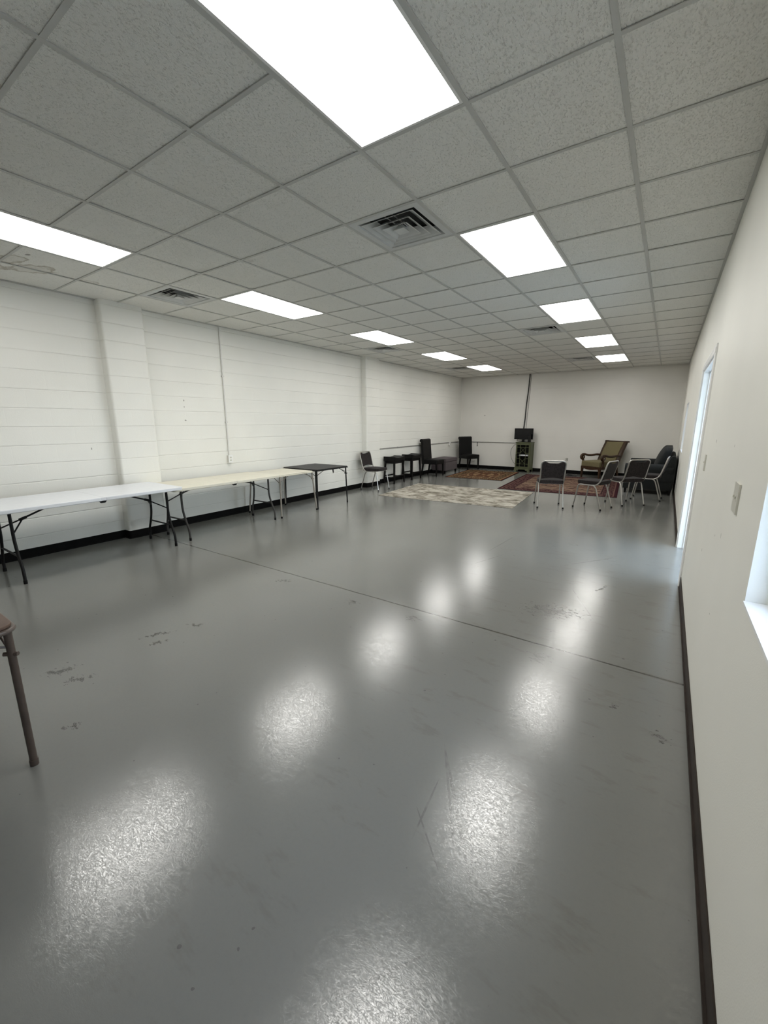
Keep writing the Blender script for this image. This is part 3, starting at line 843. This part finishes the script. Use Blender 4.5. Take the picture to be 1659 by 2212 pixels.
p0 = make_parsons(); p0.location = (-3.925, 8.53, 0); p0.rotation_euler = (0, 0, -PI/2); p0['label'] = 'tall black dining chair between a black stool and the mauve ottoman'
dup(p0, (-3.77, 10.80, 0), R_(-121), 'tall black dining chair standing in the far left corner')

# ------------------------------------------------------------------ ottoman
t = thing('ottoman', 'mauve grey fabric storage ottoman behind a tall black chair', 'ottoman', (-4.0, 9.46, 0), PI/2)
bm = bm_new(); rbox(bm, (-.41, -.225, .10), (.41, .225, .345), .015, 3); obj('body', bm, M['ottoman'], t)
bm = bm_new(); rbox(bm, (-.415, -.23, .347), (.415, .23, .452), .03, 4, sub=5, fn=lambda v: Vector((v.x, v.y, v.z + (.014*(1-(v.x/.42)**2)*(1-(v.y/.24)**2) if v.z > .42 else 0)))); obj('lid', bm, M['ottoman'], t, angle=1.2)
for sx in (-1, 1):
    for sy in (-1, 1):
        bm = bm_new(); rbox(bm, (-.024, -.024, 0), (.024, .024, .101), .003, 2, fn=lambda v, sx=sx, sy=sy: Vector((sx*.375+v.x*(.7+3*v.z), sy*.19+v.y*(.7+3*v.z), v.z))); obj('leg', bm, M['blackwood'], t)

# ------------------------------------------------------------------ green cabinet
CX, CY = -2.045, 11.01; CW, CD, CHT = .222, .160, .905
t = thing('cabinet', 'small green lattice-door cabinet against the back wall', 'cabinet', (CX, CY, 0), R_(-4))
bm = bm_new()
box(bm, (-CW, -CD+.02, .115), (-CW+.018, CD, CHT-.022)); box(bm, (CW-.018, -CD+.02, .115), (CW, CD, CHT-.022))
box(bm, (-CW+.018, CD-.012, .115), (CW-.018, CD, CHT-.022)); box(bm, (-CW+.018, -CD+.02, .115), (CW-.018, CD-.012, .133))
rbox(bm, (-CW-.012, -CD-.006, CHT-.022), (CW+.012, CD+.004, CHT), .004, 2)
# raised frame on the side panel
box(bm, (CW, -CD+.02, .115), (CW+.006, -CD+.06, CHT-.023)); box(bm, (CW, CD-.04, .115), (CW+.006, CD, CHT-.023)); box(bm, (CW, -CD+.06, .115), (CW+.006, CD-.04, .17)); box(bm, (CW, -CD+.06, CHT-.07), (CW+.006, CD-.04, CHT-.023))
obj('body', bm, M['green'], t, smooth=False)
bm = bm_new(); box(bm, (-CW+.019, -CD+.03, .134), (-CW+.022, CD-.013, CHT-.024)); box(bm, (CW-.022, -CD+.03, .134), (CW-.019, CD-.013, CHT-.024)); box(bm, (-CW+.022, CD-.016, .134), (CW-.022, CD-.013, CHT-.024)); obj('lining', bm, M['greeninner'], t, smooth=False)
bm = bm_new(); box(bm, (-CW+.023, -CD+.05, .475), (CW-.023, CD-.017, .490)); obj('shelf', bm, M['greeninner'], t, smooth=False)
bm = bm_new()                                           # bracket base with cut-out feet
def plinth(a, b_, ins, plane, h0, h1):
    prism(bm, [(a, 0), (a+.06, 0), (a+.065, .045), (a+.12, .05), (a+.13, .075), (b_-.13, .075), (b_-.12, .05), (b_-.065, .045), (b_-.06, 0), (b_, 0), (b_, .114), (a, .114)], h0, h1, plane)
plinth(-CW-.012, CW+.012, 0, 'xz', -CD-.008, -CD+.012)
for s in (-1, 1):
    prism(bm, [(-CD+.0125, 0), (-CD+.05, 0), (-CD+.055, .07), (CD-.055, .07), (CD-.05, 0), (CD, 0), (CD, .114), (-CD+.0125, .114)], s*(CW+.012)-.02*(s > 0), s*(CW+.012)+.02*(s < 0), 'yz')
box(bm, (-CW, -CD+.014, .085), (CW, CD, .114))
obj('base', bm, M['green'], t, smooth=False)
bm = bm_new(); fw = .036; z0, z1 = .122, CHT-.028; y0, y1 = -CD, -CD+.018; dx = CW-.004
for lo, hi in (((-dx, z0), (-dx+fw, z1)), ((dx-fw, z0), (dx, z1)), ((-dx+fw, z0), (dx-fw, z0+fw)), ((-dx+fw, z1-fw*1.5), (dx-fw, z1))): box(bm, (lo[0], y0, lo[1]), (hi[0], y1, hi[1]))
dr = obj('door', bm, M['green'], t, smooth=False)
bm = bm_new(); ya, yb = -CD+.003, -CD+.013; b_ = .0065
xi = dx-fw; za, zb_ = z0+fw, z1-fw*1.5; zm = (za+zb_)/2
xv = xi*.46
for s in (-1, 1): box(bm, (s*xv-b_, ya, za), (s*xv+b_, yb, zb_))
gh = zb_-za; zr = [zb_-gh*q for q in (.10, .37, .61, .87)]
for z in zr:
    box(bm, (-xi, ya+.001, z-b_), (-xv-b_, yb-.001, z+b_)); box(bm, (xv+b_, ya+.001, z-b_), (xi, yb-.001, z+b_))
for z in (zr[0], zr[3]): box(bm, (-xv+b_, ya+.001, z-b_), (xv-b_, yb-.001, z+b_))
for zt_, zl_ in ((zr[0], zr[1]), (zr[2], zr[3])):
    for q in (-1, 1): tube(bm, [(-q*xv, (ya+yb)/2, zl_), (q*xv, (ya+yb)/2, zt_)], .0062, 6)
obj('lattice', bm, M['green'], dr, smooth=False)
bm = bm_new(); tube(bm, [(-dx+.016, -CD-.012, .49), (-dx+.016, -CD-.012, .54)], .007, 8); box(bm, (-dx+.012, -CD-.012, .51), (-dx+.02, -CD+.001, .52)); obj('handle', bm, M['blackmetal'], dr)
bm = bm_new(); rbox(bm, (-.135, -.09, 0), (.135, .09, .035), .004, 2)
rm = Matrix.Rotation(R_(-4), 4, 'Z') @ Vector((.01, -.012, 0))
tag(obj('disc_player', bm, M['plastic_white'], loc=(CX+rm.x, CY+rm.y, .4905), rotz=R_(-4)), 'flat white box on the shelf inside the green cabinet', 'disc player')

# television on the cabinet
t = thing('television', 'small black television standing on the green cabinet', 'television', (-2.105, 11.005, CHT+.0005), R_(-4))
bm = bm_new(); rbox(bm, (-.285, -.014, .085), (.285, .022, .415), .006, 2); box(bm, (-.16, .022, .13), (.16, .045, .33)); obj('casing', bm, M['tvblack'], t)
bm = bm_new(); box(bm, (-.273, -.0165, .10), (.273, -.0145, .405)); obj('screen', bm, M['tvscreen'], t, smooth=False)
bm = bm_new()
prism(bm, [(-.10, 0), (.10, 0), (.10, .012), (.035, .02), (.028, .09), (-.022, .09), (-.05, .02), (-.10, .012)], -.01, .012, 'xz')
rbox(bm, (-.12, -.075, 0), (.14, .085, .010), .004, 2)
tube(bm, [(-.19, 0, .086), (-.19, 0, .045)], .004, 6)
obj('stand', bm, M['tvblack'], t)
bm = bm_new(); rbox(bm, (-.035, -.05, 0), (.035, .05, .245), .008, 3)
sp = tag(obj('speaker', bm, M['tvblack'], loc=(-1.895, 10.915, CHT+.0005), rotz=R_(-4)), 'narrow black speaker box beside the television on the cabinet', 'speaker')
bm = bm_new(); tube(bm, [(0, -.0505, .17), (0, -.053, .17)], .026, 16); tube(bm, [(0, -.0505, .08), (0, -.053, .08)], .028, 16); obj('driver', bm, M['dark'], sp)

# ------------------------------------------------------------------ olive armchair
t = thing('armchair', 'olive upholstered armchair with carved wooden scroll arms', 'armchair', (.13, 10.60, .0072), R_(146))
bm = bm_new()
rbox(bm, (-.295, -.28, .315), (.295, .38, .455), .045, 5, sub=6, fn=lambda v: Vector((v.x, v.y, v.z + (.035*(1-(v.x/.33)**2)*(1-((v.y-.05)/.36)**2) if v.z > .40 else 0))))
obj('seat', bm, M['olive'], t, angle=1.2)
bm = bm_new()
pr = [(-.305, .262), (-.20, .252), (-.10, .235), (0, .228), (.10, .235), (.20, .252), (.305, .262), (.305, .322), (-.305, .322)]
prism(bm, pr, .345, .372, 'xz')
for s in (-1, 1): box(bm, (s*.300-.012, -.28, .255), (s*.300+.012, .344, .322))
box(bm, (-.288, -.29, .255), (.288, -.266, .322))
obj('apron', bm, M['wood'], t, smooth=False)
back = lambda z: -.255-.42*(z-.40)-.10*max(0, z-.75)
bm = bm_new(); rbox(bm, (-.255, -.04, .40), (.255, .05, .965), .03, 4, sub=7, fn=lambda v: Vector((v.x, back(v.z)+v.y+(.03*(1-(v.x/.29)**2)*(1-((v.z-.67)/.29)**2) if v.y > .03 else 0), v.z)))
obj('back_cushion', bm, M['olive'], t, angle=1.2)
bm = bm_new()
for s in (-1, 1):
    prof = []
    zs = [.30+.70*k/16 for k in range(17)]
    prism(bm, [(back(z)+.035, z) for z in zs] + [(back(z)-.045, z) for z in zs[::-1]], s*.290-.036, s*.290+.036, 'yz')
rbox(bm, (-.335, back(.985)-.075, .955), (.335, back(.985)+.045, .995), .012, 3)
obj('back_frame', bm, M['wood'], t, angle=.7)
for s in (-1, 1):
    bm = bm_new()
    pts = [(s*.312, back(.62)+.03, .60), (s*.320, -.20, .612), (s*.328, -.02, .595), (s*.332, .14, .605), (s*.332, .25, .632), (s*.332, .31, .628)]
    pts = smooth_path(pts, .08, 4)
    tube(bm, pts, .030, 12)
    spi = []
    for k in range(26):                                 # the scroll: a tube wound inwards
        a = PI/2-k/25*PI*2.6; r = .072*(1-k/25*.72); spi.append((s*.332, .31+r*math.cos(a), .556+r*math.sin(a)))
    tube(bm, spi, .030, 10, r2=.018)
    tube(bm, [(s*.332-.034, .31, .556), (s*.332+.034, .31, .556)], .055, 18)
    tube(bm, smooth_path([(s*.328, .30, .50), (s*.318, .275, .42), (s*.300, .30, .30)], .06, 5), .030, 10)
    ar = obj('arm', bm, M['wood'], t)
    bm = bm_new(); tube(bm, [(s*.332-.039, .31, .556), (s*.332+.039, .31, .556)], .012, 12); obj('scroll_button', bm, M['plate'], ar, label='pale round button in the scroll end')
for s in (-1, 1):
    for y0, y1, zt in ((.335, .345, .30), (-.265, -.36, .30)):
        bm = bm_new(); rbox(bm, (-.03, -.03, 0), (.03, .03, zt), .006, 2, sub=3, fn=lambda v, s=s, y0=y0, y1=y1, zt=zt: Vector((s*.285+v.x*(.62+.38*(v.z/zt)**1.5), y1+(y0-y1)*v.z/zt+v.y*(.62+.38*(v.z/zt)**1.5), v.z))); obj('leg', bm, M['wood'], t)

# ------------------------------------------------------------------ dark sofa, facing -x (local +y)
SY0, SY1 = 8.22, 10.08
t = thing('sofa', 'dark charcoal fabric loveseat against the right wall', 'sofa', (1.325, (SY0+SY1)/2, 0), PI/2)
SW = (SY1-SY0)/2
bm = bm_new(); rbox(bm, (-SW+.03, -.44, .115), (SW-.03, .42, .30), .02, 3); obj('base', bm, M['sofa'], t)
bm = bm_new(); prism(bm, [(-.20, .28), (-.33, .72), (-.36, .80), (-.40, .815), (-.44, .80), (-.455, .74), (-.455, .28)], -SW+.02, SW-.02, 'yz')
es = [e for e in bm.edges if e.calc_face_angle(0) > 1.2]
bmesh.ops.bevel(bm, geom=es, offset=.03, segments=4, affect='EDGES'); obj('back', bm, M['sofa'], t, angle=.9)
for s in (-1, 1):
    bm = bm_new(); xc = s*(SW-.125)
    pr = []
    for k in range(17):
        a = -PI*.10+k/16*PI*1.2; pr.append((xc+.125*math.cos(a), .525+.105*math.sin(a)))
    pr += [(xc-.10, .42), (xc-.10, .10), (xc+.10, .10), (xc+.10, .42)]
    prism(bm, pr, -.42, .45, 'xz')
    es = [e for e in bm.edges if e.calc_face_angle(0) > 1.2 and abs(e.verts[0].co.y-e.verts[1].co.y) < .01]
    bmesh.ops.bevel(bm, geom=es, offset=.02, segments=3, affect='EDGES'); obj('arm', bm, M['sofa'], t, angle=.7)
cwid = (2*SW-.46)/2
for k in (0, 1):
    xa = -SW+.23+k*cwid
    bm = bm_new(); rbox(bm, (xa+.004, -.20, .30), (xa+cwid-.004, .44, .455), .035, 4, sub=4, fn=lambda v: Vector((v.x, v.y, v.z))); obj('seat_cushion', bm, M['sofa'], t, angle=1.2)
for k in (0, 1):
    xa = -SW+.20+k*(cwid+.02); xc = xa+cwid/2+.01; hw_ = cwid/2+.01
    bm = bm_new()
    def f(v, xc=xc, hw_=hw_):
        u = (v.x-xc)/hw_; w = (v.z-.69)/.25
        rx = max(0, 1-u*u)**.5; rz = max(0, 1-w*w)**.5
        th = .35+.65*rx*max(.25, rz)
        y = -.145+(v.y+.145)*th*(1.75 if v.y > -.145 else 1.05)
        return Vector((xc+(v.x-xc)*(1-.06*w*w), y-(v.z-.45)*.36, v.z+(.10*rx-.045)*max(0, w)))
    rbox(bm, (xa, -.23, .45), (xa+2*hw_, -.06, .93), .08, 5, sub=6, fn=f); obj('back_cushion', bm, M['sofa'], t, angle=1.3)
for sx in (-1, 1):
    for y in (-.40, .40):
        bm = bm_new(); rbox(bm, (-.03, -.03, 0), (.03, .03, .116), .004, 2, fn=lambda v, sx=sx, y=y: Vector((sx*(SW-.07)+v.x*(.7+2.5*v.z), y+v.y*(.7+2.5*v.z), v.z))); obj('leg', bm, M['blackwood'], t)

# ------------------------------------------------------------------ rugs
def rug(label, cx, cy, hx, hy, rot, mat, th=.007):
    bm = bm_new(); slab(bm, -hx, hx, -hy, hy, .0006, th, .015, 4, .002)
    return tag(obj('rug', bm, mat, loc=(cx, cy, 0), rotz=rot, angle=.3), label, 'rug', 'rugs on the concrete floor')
rug('abstract cream and grey rug, nearest of the three', -2.03, 6.02, 1.385, .985, R_(4.2), M['rug_gray'])
rug('red brown bordered rug in front of the back corner chair', -2.78, 9.55, .80, 1.04, R_(4.0),
    rug_persian_mat('persian_rug_brown', .80, 1.04, (.100, .036, .020), (.045, .026, .015), (.30, .20, .11), (.020, .010, .007), (.10, .022, .014), 5.5))
rug('large dark red streaked rug under the circle of chairs', -.455, 8.86, 1.215, 1.57, R_(3.6),
    rug_persian_mat('persian_rug_red', 1.215, 1.57, (.055, .024, .022), (.23, .16, .11), (.15, .085, .07), (.018, .009, .010), (.040, .012, .016), 4.2, True))
# dark cord bundle at the rug's far edge
bm = bm_new()
for k in range(3):
    tube(bm, smooth_path([(-.16, .02*k, .012), (-.06, .05-.03*k, .016+.014*k), (.05, -.03+.02*k, .014+.010*k), (.17, .02*k-.03, .012)], .04, 4), .011, 8)
rbox(bm, (-.05, -.03, .002), (.02, .03, .05), .01, 2)
tag(obj('power_cord', bm, M['cable'], loc=(-.58, 10.62, 0), rotz=-.2), 'small heap of black cord on the floor behind the red rug', 'cord')

# ------------------------------------------------------------------ conduits, outlets, cables, switches
def plate(bm, w, h, th=.006): rbox(bm, (-w/2, -th, -h/2), (w/2, 0, h/2), .002, 2)
bm = bm_new(); tube(bm, [(XL+.012, 2.08, .99), (XL+.012, 2.08, H-.002)], .0105, 10); 
for z in (1.5, 2.2): box(bm, (XL+.0005, 2.06, z), (XL+.024, 2.10, z+.02))
tag(obj('conduit', bm, M['conduit']), 'white vertical conduit from ceiling down to the outlet over the cream table', 'conduit')
def outlet(label, loc, rz, w=.075, h=.118, dep=.045, cov=None):
    t = thing('outlet', label, 'outlet', loc, rz)
    bm = bm_new(); rbox(bm, (-w/2+.004, -dep, -h/2+.004), (w/2-.004, 0, h/2-.004), .004, 2); obj('box', bm, M['conduit'], t)
    bm = bm_new(); rbox(bm, (-w/2, -dep-.006, -h/2), (w/2, -dep, h/2), .002, 2); obj('cover', bm, cov or M['white'], t)
    for z in (-.022, .022):
        bm = bm_new(); rbox(bm, (-.016, -dep-.009, z-.014), (.016, -dep-.0055, z+.014), .004, 2); sk = obj('socket', bm, M['plate'], t)
        bm = bm_new()
        for s in (-1, 1): box(bm, (s*.006-.001, -dep-.0097, z-.004), (s*.006+.001, -dep-.0088, z+.005))
        obj('slot', bm, M['dark'], sk, smooth=False)
    return t
outlet('white surface outlet box at the foot of the vertical conduit', (XL+.0005, 2.08, .93), PI/2)
bm = bm_new(); tube(bm, [(XL+.012, 6.225, .868), (XL+.012, YB-.014, .868)], .0105, 10)
for y in (7.2, 8.4, 9.6): box(bm, (XL+.0005, y, .855), (XL+.024, y+.02, .882))
tag(obj('conduit', bm, M['conduit_gray']), 'horizontal conduit along the left wall behind the black stools', 'conduit')
outlet('white outlet box on the left wall conduit near the corner', (XL+.0005, 10.35, .83), PI/2, .09, .12)
bm = bm_new(); tube(bm, [(XL+.026, YB-.012, .868), (-2.30, YB-.012, .868)], .0105, 10)
for x in (-3.3, -2.8): box(bm, (x, YB-.024, .855), (x+.02, YB-.0005, .882))
bc = tag(obj('conduit', bm, M['conduit_gray']), 'horizontal conduit on the back wall between corner and cabinet', 'conduit')
bm = bm_new(); tube(bm, smooth_path([(-3.66, YB-.012, .8565), (-3.66, YB-.012, .76)], .01, 2), .0105, 8); box(bm, (-3.672, YB-.024, .73), (-3.648, YB-.0005, .76))
obj('hanging_stub', bm, M['graymetal'], bc, label='short grey stub under the conduit')
bm = bm_new(); tube(bm, smooth_path([(-2.085, YB-.024, H-.003), (-2.10, YB-.024, 2.45), (-2.135, YB-.024, 2.0), (-2.145, YB-.024, 1.6), (-2.175, YB-.024, 1.2), (-2.17, YB-.03, .95)], .1, 4), .0155, 8)
tag(obj('cable', bm, M['cable']), 'thick black cable running from the ceiling down to the television', 'cable')
bm = bm_new(); tube(bm, smooth_path([(-2.045, YB-.007, H-.003), (-2.06, YB-.007, 2.3), (-2.09, YB-.007, 1.6), (-2.11, YB-.007, .96)], .1, 4), .005, 6)
tag(obj('cable', bm, M['cable_gray']), 'thin grey cable right of the black one on the back wall', 'cable')
bm = bm_new(); tube(bm, smooth_path([(-2.29, YB-.0062, .845), (-2.40, YB-.0062, .835), (-2.54, YB-.0062, .66), (-2.52, YB-.0062, .42), (-2.42, YB-.0062, .24), (-2.33, YB-.0062, .16), (-2.30, YB-.0185, .11), (-2.30, YB-.0185, .0055), (-2.40, YB-.0185, .0055)], .12, 6), .0055, 6)
tag(obj('cable', bm, M['cable_gray']), 'grey cable looping down on the left of the green cabinet', 'cable')
outlet('small grey wall outlet low on the back wall left of the armchair', (-.84, YB-.0005, .42), 0, .062, .09, .006, M['conduit_gray'])

def switch(label, y, z, gangs):
    t = thing('light_switch', label, 'light switch', (XR-.0005, y, z), PI/2*3)
    w = .072 + .046*(gangs-1)
    bm = bm_new(); rbox(bm, (-w/2, -.0065, -.059), (w/2, 0, .059), .0025, 2); obj('cover', bm, M['plate'], t)
    for g in range(gangs):
        x = (g-(gangs-1)/2)*.046
        bm = bm_new(); box(bm, (x-.005, -.0075, -.012), (x+.005, -.006, .012)); rbox(bm, (x-.003, -.012, -.001), (x+.003, -.006, .008), .001, 1); obj('toggle', bm, M['plate'], t)
    return t
switch('ivory double light switch plate on the right wall near the window', .055, 1.20, 2)
switch('ivory single switch plate on the right wall beside the doorway', 1.83, 1.20, 1)

# ------------------------------------------------------------------ world, daylight through the openings
w = bpy.data.worlds.new('World'); sc.world = w; w.use_nodes = True
nt = w.node_tree; N = NB(nt); bg = nt.nodes['Background']
gen = N.n('ShaderNodeTexCoord').outputs['Generated']; gx, gy, gz = N.sep(gen)
N.link(N.ramp(N.step(gz, -.1, .9), [(0, (.80, .88, .96)), (1, (.56, .72, 1.0))]), bg.inputs[0])
bg.inputs[1].default_value = 12.0
def portal(name, loc, sx, sy):
    l = bpy.data.lights.new(name, 'AREA'); l.shape = 'RECTANGLE'; l.size = sx; l.size_y = sy; l.cycles.is_portal = True
    o = bpy.data.objects.new(name, l); COL.objects.link(o); o.location = loc; o.rotation_euler = (0, R_(90), 0)
    return o
portal('window_daylight', (XR+WT+.02, (W1[0]+W1[1])/2, (W1[2]+W1[3])/2), W1[3]-W1[2], W1[1]-W1[0])
portal('window_daylight', (XR+WT+.02, (W2[0]+W2[1])/2, (W2[2]+W2[3])/2), W2[3]-W2[2], W2[1]-W2[0])
portal('window_daylight', (LX+.14, (LY0+LY1)/2, 1.1), 2.04, LY1-LY0-.2)

# ------------------------------------------------------------------ camera
cam = bpy.data.cameras.new('Camera'); co_ = bpy.data.objects.new('Camera', cam); COL.objects.link(co_)
F = 889.8; yaw, pitch, roll = .5947, .2133, -.0018
cam.sensor_fit = 'VERTICAL'; cam.sensor_height = 24; cam.lens = 24*F/2212; cam.clip_start = .02
cy_, sy_, cp, sp_ = math.cos(yaw), math.sin(yaw), math.cos(pitch), math.sin(pitch)
fw_ = Vector((-sy_*cp, cy_*cp, -sp_)); rt = Vector((cy_, sy_, 0)); up = rt.cross(fw_)
r2 = rt*math.cos(roll)+up*math.sin(roll); u2 = -rt*math.sin(roll)+up*math.cos(roll)
mw = Matrix((r2, u2, -fw_)).transposed().to_4x4(); mw.translation = (1.5514, -2.079, H-1.4341)
co_.matrix_world = mw
sc.camera = co_
sc.view_settings.view_transform = 'Standard'; sc.view_settings.look = 'None'
sc.view_settings.exposure = 0; sc.view_settings.gamma = 1; sc.view_settings.use_curve_mapping = False
sc.cycles.use_adaptive_sampling = True; sc.cycles.adaptive_threshold = .12; sc.cycles.adaptive_min_samples = 16
sc.cycles.max_bounces = 8; sc.cycles.diffuse_bounces = 5; sc.cycles.glossy_bounces = 3; sc.cycles.transparent_max_bounces = 12
sc.cycles.use_light_tree = False; sc.cycles.use_denoising = True; sc.cycles.caustics_reflective = False; sc.cycles.caustics_refractive = False
sc.cycles.sample_clamp_indirect = 6
